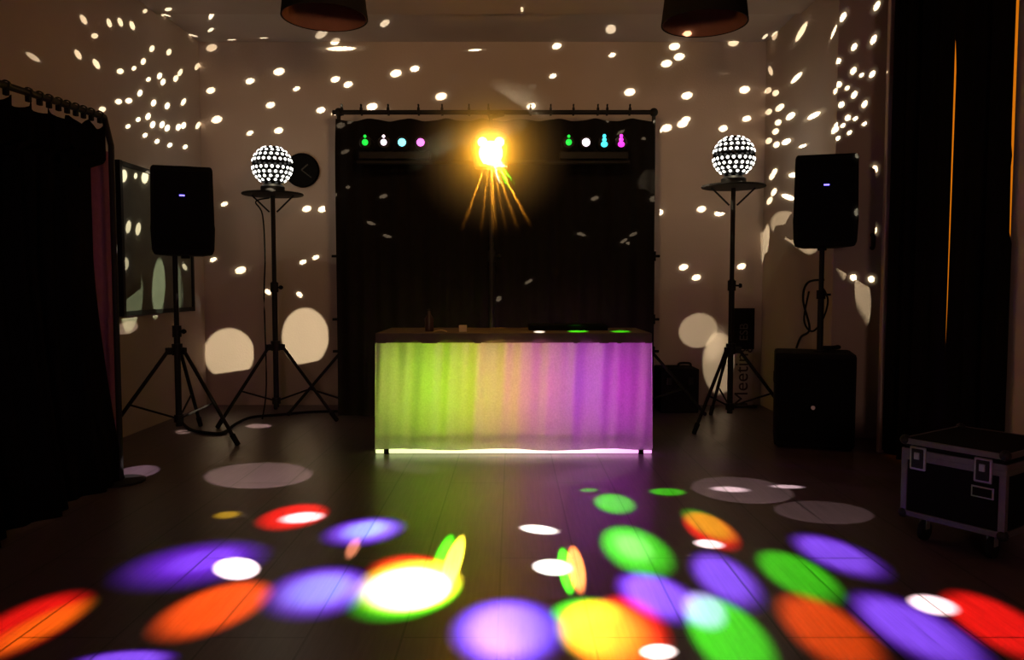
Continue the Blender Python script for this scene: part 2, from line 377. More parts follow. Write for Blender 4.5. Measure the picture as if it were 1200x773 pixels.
# ------------------------------------------------------------------ backdrop on its stand
YD = 6.40
xl, xr = at(393, 250, YD).x, at(767, 250, YD).x
zt = at(580, 137, YD).z; zbar = at(580, 129, YD).z
t = thing('backdrop_stand', 'wide black backdrop stand with two tripod posts and a crossbar', 'stand', (0, YD+.08, 0))
bm = B(); cyl(bm, (xl-.03, 0, zbar), (xr+.03, 0, zbar), .019); link('crossbar', bm, M['black'], t, True)
for s, x in ((0, xl+.02), (1, xr-.0)):
    bm = B(); cyl(bm, (x, 0, .1), (x, 0, 1.35), .020); cyl(bm, (x, 0, 1.3), (x, 0, zbar+.02), .016); ball(bm, (x, 0, zbar), .036, 12, 8); po = link('post', bm, M['black'], t, True)
    for z in (.55, .82, 1.35):
        bm = B(); cyl(bm, (x, 0, z-.04), (x, 0, z+.04), .03); cyl(bm, (x, 0, z), (x+(-.07 if s == 0 else .06), -.02, z), .011)
        link('clamp_knob', bm, M['rubber'], po, True)
    for a in ((R(180), R(0), R(90)) if s == 0 else (R(0), R(180), R(90))):
        ft = Vector((x+.46*math.cos(a), .46*math.sin(a), .016)); tp = Vector((x, 0, .55))
        bm = B(); cyl(bm, tp, ft, .013); cyl(bm, tp.lerp(ft, .6), (x, 0, .14), .008); ball(bm, ft, .018, 10, 6); link('leg', bm, M['black'], t, True)
def bd(u, v):
    x = xl + (xr-xl)*u
    sag = .022*abs(math.sin(u*PI*8.5+.2))**1.5
    z = (zt - sag)*(1-v) + .012*v
    y = YD + .055*(1-v)**12 + .018*math.sin(u*46 + 1.4*math.sin(v*3)) * (.3+.7*v) + .008*math.sin(u*121)
    return (x, y, z)
bm = B(); sheet(bm, bd, 150, 24, .004)
tag(link('backdrop_cloth', bm, M['cloth_black'], None, True), 'black cloth hung across the backdrop stand behind the table', 'cloth')
def clip(label, x, y, z, along='x'):
    t = thing('spring_clip', label, 'clip', (x, y, z), 'spring clips on the backdrop bar', 0 if along == 'x' else PI/2)
    bm = B(); cyl(bm, (-.010, 0, .030), (.010, 0, .030), .010)
    for q in (-1, 1): box(bm, (0, q*.024, .008), (.018, .006, .060), Euler((q*.25, 0, 0)).to_matrix(), .002)
    box(bm, (0, 0, .028), (.016, .048, .006), bev=.001); link('jaws', bm, M['black'], t)
    bm = B(); box(bm, (0, 0, .043), (.012, .012, .022)); box(bm, (0, -.008, .056), (.012, .006, .022), Euler((.5, 0, 0)).to_matrix()); box(bm, (0, .008, .056), (.012, .006, .022), Euler((-.5, 0, 0)).to_matrix()); link('grips', bm, M['rubber'], t)
    return t
first = None
for px in (398, 421, 453, 489, 517, 549, 572, 622, 646, 673, 702, 713, 740):
    x = at(px, 130, YD).x
    lab = 'small black spring clip holding the backdrop cloth to its crossbar'
    if first is None: first = clip(lab, x, YD+.08, zbar)
    else: copy_thing(first, (x, YD+.08, zbar), lab)

# black case behind the table, right of it
p0, p1 = fl(774, 484), fl(819, 484)
w = p1.x-p0.x; hh = at(800, 432, p0.y).z
t = thing('amplifier_case', 'small black equipment case on the floor between table and globe stand', 'case', ((p0.x+p1.x)/2, p0.y+.17, 0))
bm = B(); box(bm, (0, 0, hh/2), (w, .34, hh), bev=.015); link('shell', bm, M['case'], t)
bm = B(); tube(bm, [(.02, 0, hh-.005), (.03, 0, hh+.03), (.12, 0, hh+.03), (.13, 0, hh-.005)], .010); link('handle', bm, M['rubber'], t, True)
for s in (-1, 1):
    bm = B(); box(bm, (s*w*.28, -.174, hh*.72), (.04, .014, .06), bev=.003); link('latch', bm, M['black'], t)

# upright sign
def text_mesh(s, size, m, parent, loc, rot, name='lettering', ext=.0015):
    cu = bpy.data.curves.new(name, 'FONT'); cu.body = s; cu.size = size; cu.extrude = ext; cu.align_x = 'CENTER'; cu.align_y = 'CENTER'
    o = bpy.data.objects.new('txt', cu); C.objects.link(o)
    bpy.context.view_layer.update()
    me = bpy.data.meshes.new_from_object(o.evaluated_get(bpy.context.evaluated_depsgraph_get()))
    bpy.data.objects.remove(o); me.materials.clear(); me.materials.append(m)
    n = bpy.data.objects.new(name, me); C.objects.link(n); n.parent = parent; n.location = loc; n.rotation_euler = rot
    return n
SY = 6.93
q0, q1 = at(858.5, 470, SY), at(882.5, 470, SY)
sw_ = q1.x-q0.x; szt = at(870, 361, SY).z; szm = at(870, 409, SY).z
t = thing('upright_sign', 'tall narrow Meeting sign standing at the back wall behind the globe stand', 'sign', ((q0.x+q1.x)/2, SY, 0))
bm = B(); box(bm, (0, .03, szt/2), (sw_, .06, szt), bev=.004); link('board', bm, M['sign_light'], t)
bm = B(); box(bm, (0, -.002, (szt+szm)/2), (sw_, .006, szt-szm), bev=.001); pb = link('black_header', bm, M['sign_dark'], t)
text_mesh('Meeting', .175, M['sign_ink'], t, (-.012, -.002, szm*.55), (PI/2, -PI/2, 0))
text_mesh('ESB', .105, M['sign_grey'], pb, (0, -.006, (szt+szm)/2-.03), (PI/2, -PI/2, 0))
bm = B(); box(bm, (0, .03, .01), (sw_+.04, .16, .02), bev=.004); link('base', bm, M['black'], t)

# ------------------------------------------------------------------ DJ table with glowing skirt
pL, pR = fl(438, 531), fl(761, 531)
TY = pL.y; tx0, tx1 = at(442, 450, TY).x, at(762, 450, TY).x; TZ = at(600, 390, TY).z
tw = tx1-tx0; tcx = (tx0+tx1)/2; TD = .62
t = thing('dj_table', 'long dark-topped table with a white skirt glowing green, yellow and magenta', 'table', (tcx, TY+TD/2, 0))
bm = B(); box(bm, (0, 0, TZ-.033), (tw+.01, TD+.04, .066), bev=.004); link('tabletop', bm, M['tabletop'], t)
for sx in (-1, 1):
    for sy in (-1, 1):
        bm = B(); box(bm, (sx*(tw/2-.06), sy*(TD/2-.09) , (TZ-.066)/2+.01), (.035, .035, TZ-.086)); box(bm, (sx*(tw/2-.06), sy*(TD/2-.09), .012), (.05, .06, .024), bev=.003); link('leg', bm, M['black'], t)
zs0, zs1 = .034, TZ-.062
def sk(u, v):
    x = -tw/2-.012*(v) + (tw+.022*v)*u
    f = (.012*math.sin(u*38+.7) + .010*math.sin(u*71+2*v) + .006*math.sin(u*123+v*2)) * (.35+.65*(1-v)) 
    y = -TD/2 - .030 - .012*v + f*.8 + .006*math.sin(u*9+v*5)
    z = zs1 + (zs0-zs1)*v + .006*v*math.sin(u*17)
    return (x, y, z)
bm = B(); sheet(bm, sk, 220, 20, .002); skirt = link('skirt', bm, M['skirt'], t, True); skirt['label'] = 'white cloth lit from inside'
for s in (-1, 1):
    bm = B(); bmx = s*(tw/2+.006)
    sheet(bm, lambda u, v, bmx=bmx, s=s: (bmx + .006*math.sin(u*20) + s*.010*v, -TD/2-.01+(TD)*u, zs1+(zs0-zs1)*v), 20, 8, .002, (s, 0, 0))
    link('side_skirt', bm, M['skirt'], t, True)
bm = B(); box(bm, (0, -TD/2+.012, .152), (tw-.16, .01, .012)); link('lower_rail', bm, M['black'], t)
def alight(name, loc, rot, sx, sy, col, e, spread=PI):
    l = bpy.data.lights.new(name, 'AREA'); l.shape = 'RECTANGLE'; l.size = sx; l.size_y = sy; l.color = col; l.energy = e; l.spread = spread
    o = bpy.data.objects.new(name, l); C.objects.link(o); o.location = loc; o.rotation_euler = rot; return o
GLOW = 7.8
for k, (px, col, e) in enumerate([(468, (.48, .58, .07), .26), (508, (.30, .80, .0), .72), (540, (.50, .82, .01), .9), (572, (.95, .66, .07), 1.15), (603, (1., .36, .15), 1.0),
                                  (640, (.92, .18, .60), 1.0), (688, (.55, .08, .85), 1.0), (732, (.50, .02, .48), .75)]):
    x = at(px, 460, TY).x
    alight('skirt_light', (x, TY+.155, .44), (-PI/2, 0, 0), .05, .46, col, e*GLOW)
# added glowing rod behind the hem, standing for the lit floor strip
def hem_glow_mat():
    m = bpy.data.materials.new('hem_glow_emission'); m.use_nodes = True; nt = m.node_tree; b = nt.nodes['Principled BSDF']
    tc = nt.nodes.new('ShaderNodeTexCoord'); sp = nt.nodes.new('ShaderNodeSeparateXYZ'); nt.links.new(tc.outputs['Generated'], sp.inputs[0])
    r = nt.nodes.new('ShaderNodeValToRGB'); el = r.color_ramp.elements
    el[0].position = .1; el[0].color = (.75, .9, .35, 1); el[1].position = .95; el[1].color = (1., .35, .85, 1)
    e = el.new(.45); e.color = (1., .85, .5, 1); e = el.new(.62); e.color = (1., .72, .68, 1)
    nt.links.new(sp.outputs['X'], r.inputs[0]); nt.links.new(r.outputs[0], b.inputs['Emission Color']); b.inputs['Emission Strength'].default_value = 1.7
    return m
lt = thing('hem_glow', 'added glowing rod standing for the lit floor strip under the table skirt', 'light', (tcx, TY-.005, 0))
bm = B(); cyl(bm, (-tw/2-.01, 0, .022), (tw/2+.01, 0, .022), .020, seg=16); link('glow_rod', bm, hem_glow_mat(), lt, True)
for s in (-1, 1):
    bm = B(); box(bm, (s*(tw/2-.06), 0, .022), (.034, .046, .044), bev=.004); link('foot_block', bm, M['black'], lt)

# small things on the table
p = at(503, 388, TY+.2)
t2 = thing('bottle', 'dark brown bottle standing near the green end of the table', 'bottle', (p.x, TY+.2, TZ))
bm = B(); lathe(bm, [(0, 0), (.028, 0), (.030, .01), (.030, .085), (.012, .115), (.011, .14), (0, .14)], seg=20); link('body', bm, M['bottle'], t2, True)
bm = B(); cyl(bm, (0, 0, .138), (0, 0, .15), .013); link('cap', bm, M['black'], t2, True)
p = at(542.5, 388, TY+.12)
bm = B(); box(bm, (p.x, TY+.12, TZ+.023), (.052, .03, .044), bev=.004); tag(link('card_box', bm, M['card'], None), 'small cream box standing on the table edge', 'box')
p = at(515, 388, TY+.08)
bm = B(); sheet(bm, lambda u, v: (p.x-.04+.09*u, TY+.05+.05*v, TZ+.003+.012*math.sin(u*3)), 8, 3, .001, (0, 0, 1)); tag(link('paper_slip', bm, M['card'], None), 'crumpled pale paper slip lying beside the bottle', 'paper')
bm = B(); box(bm, (at(690, 380, TY+.38).x, TY+.40, TZ+.022), (.55, .28, .044), bev=.008)
ctl = thing('mixing_console', 'low black mixing console lying on the table near its magenta end', 'mixer', (at(665, 380, TY+.38).x, TY+.42, TZ))
bm.free(); bm = B(); box(bm, (0, 0, .018), (.55, .26, .036), bev=.008); link('body', bm, M['case'], ctl)
for s in (-1, 1):
    bm = B(); cyl(bm, (s*.17, 0, .036), (s*.17, 0, .044), .075, seg=28); link('jog_wheel', bm, M['rubber'], ctl, True)

# ------------------------------------------------------------------ light stand with two light bars and the amber effect light
YS = 5.98
zb_ = at(576, 187, YS).z
sx_ = at(576, 180, YS).x
ls = tripod('light_stand', 'black tripod lighting stand behind the table holding the light bars', 'stand', (sx_, YS, 0), zb_+.16, .62, .42, (R(30), R(150), R(270)))
bm = B(); cyl(bm, (at(418, 170, YS).x-sx_, 0, zb_-.02), (at(738, 170, YS).x-sx_, 0, zb_-.02), .016); link('crossbar', bm, M['black'], ls, True)
HEADS = {'g': ((.02, 1., .08), 1.1), 'w': ((1., .80, .92), 2.6), 'c': ((.06, .72, .85), 2.2), 'm': ((.85, .04, .68), 2.0)}
def light_bar(label, pxs, cols):
    xs = [at(p_, 170, YS).x for p_ in pxs]; xc = sum(xs)/4; zc = at(576, 169, YS).z
    t = thing('light_bar', label, 'light', (xc, YS-.02, zc-.055), 'four-headed light bars')
    bm = B(); box(bm, (0, .03, -.03), (xs[3]-xs[0]+.13, .06, .055), bev=.006); link('housing', bm, M['black'], t)
    for x, (c, mode) in zip(xs, cols):
        bm = B(); lathe(bm, [(0, .05), (.042, .05), (.050, .03), (.052, -.07), (.048, -.08), (.045, -.03), (0, -.03)], (x-xc, -.02, .055), 20, Euler((-PI/2, 0, 0)).to_matrix() @ Euler((PI, 0, 0)).to_matrix()); hd = link('lamp_head', bm, M['black'], t, True)
        col, st = HEADS[c]
        bm = B()
        if mode == 0:
            ball(bm, (x-xc, -.075, .053), .024, 14, 8, (1, .5, 1)); ball(bm, (x-xc, -.075, .098), .012, 10, 6, (1, .5, 1))
        elif mode == 1:
            ball(bm, (x-xc, -.072, .053), .030, 16, 10, (1, .5, 1))
        else:
            ball(bm, (x-xc, -.075, .038), .022, 14, 8, (1.2, .5, 1)); ball(bm, (x-xc, -.075, .072), .017, 10, 6, (1, .5, 1)); ball(bm, (x-xc, -.075, .10), .014, 10, 6, (1, .5, 1))
        if mode == 1:
            k_ = B(); lathe(k_, [(0, 0), (.047, 0), (.047, .004), (0, .004)], (x-xc, -.048, .053), 20, Euler((PI/2, 0, 0)).to_matrix()); rf = link('halo_disc', k_, emis('halo_glow', col, .55), hd, True)  # glowing disc added for the coloured halo round the lens
        names = {'g': 'green', 'w': 'pinkish white', 'c': 'cyan', 'm': 'magenta'}
        l = link('lens', bm, emis('lens_'+names[c].replace(' ', '_'), tuple(.12+.88*q for q in col) if mode == 1 else col, st*1.2 if mode == 1 else st*.8), hd, True); l['label'] = names[c]+' lit lens'
    return t
light_bar('light bar with green, white, cyan and magenta lenses, over the green end of the table', (430.5, 452, 473, 494.5), (('g', 0), ('w', 0), ('c', 1), ('m', 1)))
light_bar('light bar with green, white, cyan and magenta lenses, over the magenta end of the table', (665.5, 685.5, 706.5, 726), (('g', 0), ('w', 1), ('c', 2), ('m', 2)))
zc = at(576, 181, YS-.1).z
t = thing('effect_light', 'blazing amber effect light on the centre of the lighting stand', 'light', (sx_, YS-.16, zc-.13))
bm = B(); box(bm, (0, .03, .13), (.25, .13, .22), bev=.02); link('housing', bm, M['black'], t)
amber = emis('amber_lens', (1., .75, .16), 14)
bm = B(); ball(bm, (0, -.04, .125), .088, 28, 16, (1, .45, 1)); link('main_lens', bm, amber, t, True)
for s in (-.062, .064):
    bm = B(); ball(bm, (s, -.04, .205), .036, 16, 10, (1, .6, 1)); link('side_lens', bm, amber, t, True)
bm = B(); tube(bm, [(-.14, .03, .13), (-.15, .03, .22), (-.10, .03, .30), (0, .03, .32), (.10, .03, .30), (.15, .03, .22), (.14, .03, .13)], .010); link('yoke', bm, M['black'], t, True)
bm = B(); cyl(bm, (0, .03, .31), (0, .03, .41), .012); cyl(bm, (0, .03, .36), (0, .14, .36), .012); box(bm, (.04, .03, .41), (.12, .02, .025), Euler((0, -.2, 0)).to_matrix(), .004); link('hook_clamp', bm, M['black'], t, True)

# ------------------------------------------------------------------ lampshades
def lamp(label, pxc, pyb, wpx):
    D = 4.55; p = at(pxc, pyb, D); r = wpx/2*D/F*.99
    t = thing('pendant_lamp', label, 'lamp', (p.x, D, p.z), 'pendant lamps')
    hs = .42; rt = r*.80
    bm = B(); lathe(bm, [(r, 0), (rt, hs), (rt-.006, hs), (r-.006, 0), (r, 0)], seg=48); link('lamp_shade', bm, M['shade'], t, True)
    bm = B(); lathe(bm, [(r-.008, .003), (rt-.009, hs-.004), (rt-.012, hs-.004), (r-.012, .003), (r-.008, .003)], seg=48); link('shade_lining', bm, M['shade_in'], t, True)
    bm = B(); lathe(bm, [(0, hs-.012), (rt-.008, hs-.012), (rt-.008, hs-.006), (0, hs-.006)], seg=32); link('shade_top', bm, M['shade_in'], t, True)
    bm = B(); cyl(bm, (0, 0, hs-.02), (0, 0, ZC-.04-p.z), .006); link('cord', bm, M['rubber'], t, True)
    bm = B(); cyl(bm, (0, 0, hs-.10), (0, 0, hs-.01), .022); ball(bm, (0, 0, hs-.13), .035, 14, 8); link('bulb_socket', bm, M['black'], t, True)
lamp('black drum lampshade hanging from the ceiling nearer the chalkboard', 380.5, 21, 99)
lamp('black drum lampshade hanging from the ceiling nearer the black window curtains', 825.5, 28, 99)

# ------------------------------------------------------------------ left drape screen
DX = -2.20
def dp(px, py): return hit(px, py, ('x', DX))
pp = dp(134, 300); PY = pp.y
t = thing('drape_screen', 'tall black drape screen on a frame closing off the side by the chalkboard', 'screen', (DX, PY, 0))
ztop = dp(131, 150).z
def ztl(y):  # curtain top follows a straight bar
    a, b = dp(2, 98), dp(122, 136); k = (y-a.y)/(b.y-a.y); return a.z+(b.z-a.z)*k
yend = dp(122, 136).y
bm = B(); cyl(bm, (0, 0, .02), (0, 0, dp(134, 172).z), .016); cyl(bm, (0, 0, 0), (0, 0, .012), .13); link('post', bm, M['black'], t, True)
bm = B(); cyl(bm, (0, 0, dp(134, 172).z), (0, yend-PY, ztl(yend)-.005), .016); cyl(bm, (0, yend-PY, ztl(yend)-.005), (0, 2.2-PY, ztl(2.2)), .016); link('top_rail', bm, M['black'], t, True)
def cur(u, v):
    px0 = 108
    y = 2.1 + u*(yend-2.1)
    zt_ = ztl(y) - .035 - .045*abs(math.sin(u*PI*13))**.7
    z = zt_*(1-v) + .012*v
    zz = dp(100, 188).z
    yl = dp(107, 250).y
    k = min(1, max(0, (1.25-z)/1.25))
    ymax = (yl + (dp(146, 560).y - yl)*k**1.4) if z < zz else yend
    y = min(y, 99); y = 2.1 + (y-2.1)*(ymax-2.1)/(yend-2.1)
    return ((.02*math.sin(u*95+v)+.05*v*math.sin(u*30))*min(1, 6*(1-u)), y-PY, z)
bm = B(); sheet(bm, cur, 120, 40, .004, (1, 0, 0)); link('black_curtain', bm, M['drape_black'], t, True)
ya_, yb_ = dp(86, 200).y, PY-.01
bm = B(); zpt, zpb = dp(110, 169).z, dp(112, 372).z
sheet(bm, lambda u, v: (-.05+.006*math.sin(u*9), ya_-PY-.05 + (yb_-ya_+.115)*u, .05 + (zpt-.05)*(1-v)), 16, 6, .004, (1, 0, 0)); link('magenta_lit_panel', bm, M['magenta_lit'], t, True)
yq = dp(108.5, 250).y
bm = B(); box(bm, (-.03, yq-PY, (dp(108, 190).z+dp(108, 320).z)/2), (.012, .022, dp(108, 190).z-dp(108, 320).z)); link('lit_panel_edge', bm, M['magenta_lit_edge'], t)
first = None
for px in (7, 33, 46, 57, 68, 78, 88, 97, 106, 116):
    y = dp(px, 110).y; lab = 'small dark curtain clip on the top rail of the black drape screen'
    if first is None:
        first = thing('curtain_clip', lab, 'clip', (DX, y, ztl(y)), 'clips along the drape screen rail')
        bm = B(); lathe(bm, [(.017, -.006), (.022, -.006), (.022, .006), (.017, .006), (.017, -.006)], (0, 0, 0), 16, rx); link('ring', bm, M['black'], first, True)
        bm = B(); box(bm, (0, 0, -.030), (.02, .024, .030), bev=.004); link('jaw', bm, M['rubber'], first)
    else: copy_thing(first, (DX, y, ztl(y)), lab)

# ------------------------------------------------------------------ blackout curtains by the right windows
XC = XW - .03
def blackout(label, ya, yb, edge):
    def fn(u, v):
        z = 3.22*(1-v) + .02
        e = edge(z)
        y = ya + (yb - ya - e)*u
        return (XC + (.028*math.sin(y*38) + .01*math.sin(y*91+z))*min(1, ((y-ymid)/.25))**2, y, z)
    bm = B(); sheet(bm, fn, 70, 30, .005, (1, 0, 0))
    tag(link('blackout_curtain', bm, M['curtain_black'], None, True), label, 'curtain', 'blackout curtains')
ymid = hit(1112, 250, ('x', XC)).y
def gap(z):
    zt_, zb2 = hit(1112, 48, ('x', XC)).z, hit(1109, 432, ('x', XC)).z
    k = (z-zb2)/(zt_-zb2)
    return -.012 if k < 0 or k > 1 else .026*min(1, 5*k, 10*(1-k))**.6*(.35+.65*k)
def blackout2(label):
    def fn(u, v):
        z = 3.22*(1-v) + .02
        zc0 = hit(1184, 285, ('x', XC)).z
        ye = YP - .050 + (.0 if z < zc0 else .018 + .014*min(1, (z-zc0)/.6) - (.008 if abs(z-zc0-.42) < .03 else 0))
        y = ye + (ymid - .003 - max(gap(z), 0) - ye)*u
        k = min(1, max(0, (ymid-y)/.25))**2*min(1, max(0, (y-ye)/.2))
        return (XC + (.028*math.sin(y*38) + .01*math.sin(y*91+z))*k, y, z)
    bm = B(); sheet(bm, fn, 60, 60, .005, (1, 0, 0))
    tag(link('blackout_curtain', bm, M['curtain_black'], None, True), label, 'curtain', 'blackout curtains')
blackout('black blackout curtain next to the bare side wall, beside the subwoofer', ymid, YW+.03, lambda z: 0)
blackout2('black blackout curtain next to the pale wall pier, above the flight case')
bm = B(); box(bm, (XW-.02, YW+.045, 1.62), (.05, .035, 3.24), bev=.004); struct('trim_1', bm, M['wall'])
p = hit(1021, 283, RIGHT2)
bm = B(); tube(bm, [(p.x, YJ-.012, p.z+.05), (p.x, YJ-.03, p.z+.03), (p.x, YJ-.03, p.z-.03), (p.x, YJ-.012, p.z-.05)], .016)
tag(link('coat_hook', bm, M['black'], None, True), 'small black hook fixed upright on the side wall beside the curtain', 'hook')

# ------------------------------------------------------------------ flight cases
def flight_case(label, corner, rz, w, d, h):
    t = thing('flight_case', label, 'flight case', corner, None, rz)      # local: +x along the front face, +y into the case
    zb = .11
    bm = B(); box(bm, (w/2, d/2, zb+h*.40), (w-.01, d-.01, h*.80-.004)); link('body', bm, M['case'], t)
    bm = B(); box(bm, (w/2, d/2, zb+h*.905), (w-.01, d-.01, h*.19-.006)); lid = link('lid', bm, M['case'], t)
    bm = B(); e = .022
    for x in (0, w):
        for y in (0, d): box(bm, (x+(e/2 if x == 0 else -e/2), y+(e/2 if y == 0 else -e/2), zb+h*.40), (e+.004, e+.004, h*.8), bev=.002)
    for z in (zb+.010, zb+h*.80-.012):
        for y in (.001, d-.001): box(bm, (w/2, y, z), (w, .008, .024), bev=.002)
        for x in (.001, w-.001): box(bm, (x, d/2, z), (.008, d, .024), bev=.002)
    link('edge_profiles', bm, M['alu'], t)
    bm = B()
    for z in (zb+h-.012, zb+h*.80+.012):
        for y in (.001, d-.001): box(bm, (w/2, y, z), (w, .008, .024), bev=.002)
        for x in (.001, w-.001): box(bm, (x, d/2, z), (.008, d, .024), bev=.002)
    link('lid_profiles', bm, M['alu'], lid)
    for x in (0, w):
        for y in (0, d):
            for z in (zb, zb+h):
                bm = B(); ball(bm, (x+(.008 if x == 0 else -.008), y+(.008 if y == 0 else -.008), z+(.008 if z == zb else -.008)), .022, 12, 8); link('corner', bm, M['black'], t, True)
    for fx in (.17, .80):
        bm = B(); box(bm, (w*fx, -.004, zb+h*.765), (.068, .008, .10), bev=.006); la = link('latch', bm, M['steel'], t)
        bm = B(); box(bm, (w*fx, -.009, zb+h*.765), (.050, .006, .082), bev=.004); link('latch_dish', bm, M['black'], la)
        bm = B(); box(bm, (w*fx, -.014, zb+h*.80), (.022, .008, .03), bev=.003); link('butterfly', bm, M['steel'], la)
    bm = B(); box(bm, (w*.80, -.003, zb+h*.50), (.085, .005, .046), bev=.002); pl = link('name_plate', bm, M['steel'], t)
    bm = B(); box(bm, (w*.80, -.0065, zb+h*.50), (.072, .003, .034)); link('plate_field', bm, M['sign_dark'], pl)
    for x in (.07, w-.07):
        for y in (.07, d-.07):
            bm = B(); box(bm, (x, y, zb-.008), (.06, .06, .012)); box(bm, (x-.014, y, zb-.035), (.004, .03, .05)); box(bm, (x+.014, y, zb-.035), (.004, .03, .05)); cs = link('caster', bm, M['steel'], t)
            bm = B(); cyl(bm, (x-.011, y, .042), (x+.011, y, .042), .042, seg=20); link('wheel', bm, M['rubber'], cs, True)
    return t
ca, cb = at(1055, 610, 3.3), at(1176, 640, 2.96)
wv = math.hypot(cb.x-ca.x, cb.y-ca.y); rzc = math.atan2(cb.y-ca.y, cb.x-ca.x)
flight_case('black flight case with aluminium edges, butterfly latches and wheels', (ca.x, ca.y, 0), rzc, wv, .50, .335)

# ------------------------------------------------------------------ light patterns
def ell(S, surf, x, y, a, b, ang):
    c, s = math.cos(R(ang)), math.sin(R(ang))
    H0 = hit(x, y, surf); H1 = hit(x+a*c, y-a*s, surf); H2 = hit(x+b*s, y+b*c, surf)
    d0 = (H0-S).normalized(); r = (H0-S).length
    def pr(H): v = H-S; return v/(v.dot(d0)) - d0
    e1, e2 = pr(H1), pr(H2)
    u = d0.orthogonal().normalized(); w = d0.cross(u)
    E = np.array([[e1.dot(u), e2.dot(u)], [e1.dot(w), e2.dot(w)]])
    U, sg, _ = np.linalg.svd(E)
    a1 = u*float(U[0, 0]) + w*float(U[1, 0]); a2 = d0.cross(a1)
    rot = Matrix((a1, a2, d0)).transposed().to_euler('XYZ')
    n = Vector([1.0 if ax == surf[0] else 0 for ax in 'xyz'])
    return rot, (float(sg[0]), float(max(sg[1], .0008)), 1.0), d0, r*r/max(.08, abs(d0.dot(n)))
def pattern_light(name, loc, energy):
    l = bpy.data.lights.new(name, 'POINT'); l.energy = energy; l.shadow_soft_size = 0.0; l.use_nodes = True
    o = bpy.data.objects.new(name, l); C.objects.link(o); o.location = loc
    nt = l.node_tree; tc = nt.nodes.new('ShaderNodeTexCoord')
    return nt, tc.outputs['Normal'], nt.nodes['Emission']
SIGN = 1.0
def beam(nt, src, rot, sc):
    mp = nt.nodes.new('ShaderNodeMapping'); mp.vector_type = 'TEXTURE'; mp.inputs['Rotation'].default_value = rot; mp.inputs['Scale'].default_value = sc
    nt.links.new(src, mp.inputs['Vector'])
    nm = nt.nodes.new('ShaderNodeVectorMath'); nm.operation = 'NORMALIZE'; nt.links.new(mp.outputs[0], nm.inputs[0])
    sx = nt.nodes.new('ShaderNodeVectorMath'); sx.operation = 'DOT_PRODUCT'; sx.inputs[1].default_value = (0, 0, SIGN)
    nt.links.new(nm.outputs[0], sx.inputs[0]); return sx.outputs['Value']
def smooth(nt, val, lo, hi):
    m = nt.nodes.new('ShaderNodeMapRange'); m.interpolation_type = 'SMOOTHSTEP'; m.inputs['From Min'].default_value = lo; m.inputs['From Max'].default_value = hi
    nt.links.new(val, m.inputs['Value']); return m.outputs[0]
def mth(nt, op, a, b):
    m = nt.nodes.new('ShaderNodeMath'); m.operation = op
    for i, v in enumerate((a, b)):
        if isinstance(v, (int, float)): m.inputs[i].default_value = v
        else: nt.links.new(v, m.inputs[i])
    return m.outputs[0]
def ctr(r): return 1/math.sqrt(1+r*r)         # warped cosine at r radii from the ellipse centre

def dot_light(name, S, energy, dots, col, leak=0.0):
    nt, src, em = pattern_light(name, S, energy); acc = None
    for surf, x, y, a, b, ang in dots:
        rot, sc, d0, k = ell(S, surf, x, y, a, b, ang)
        v = beam(nt, src, rot, sc)
        acc = v if acc is None else mth(nt, 'MAXIMUM', acc, v)
    core = smooth(nt, acc, ctr(1.12), ctr(.80)); halo = smooth(nt, acc, ctr(2.6), ctr(.9))
    s = mth(nt, 'ADD', core, mth(nt, 'MULTIPLY', halo, .035))
    if leak: s = mth(nt, 'ADD', s, leak)
    nt.links.new(s, em.inputs['Strength']); em.inputs['Color'].default_value = (*col, 1)
def colour_light(name, S, energy, spots, omni=None):
    nt, src, em = pattern_light(name, S, energy); acc = None
    for surf, x, y, a, b, ang, col, st, soft, *cut in spots:
        rot, sc, d0, k = ell(S, surf, x, y, a, b, ang)
        v = smooth(nt, beam(nt, src, rot, sc), ctr(1+soft), ctr(1-soft))
        if cut:
            (xa, ya_c), (xb, yb_c) = cut[0]
            n_ = (hit(xa, ya_c, surf)-S).cross(hit(xb, yb_c, surf)-S).normalized()
            if n_.dot(d0) < 0: n_ = -n_
            dn = nt.nodes.new('ShaderNodeVectorMath'); dn.operation = 'DOT_PRODUCT'; dn.inputs[1].default_value = n_; nt.links.new(src, dn.inputs[0])
            v = mth(nt, 'MULTIPLY', v, smooth(nt, dn.outputs['Value'], -.0015, .0015))
        vs = nt.nodes.new('ShaderNodeVectorMath'); vs.operation = 'MULTIPLY_ADD'
        nt.links.new(v, vs.inputs[0]); vs.inputs[1].default_value = [c*st*k for c in col]
        if acc is not None: nt.links.new(acc, vs.inputs[2])
        else: vs.inputs[2].default_value = omni or (0, 0, 0)
        acc = vs.outputs[0]
    nt.links.new(acc, em.inputs['Color']); em.inputs['Strength'].default_value = 1

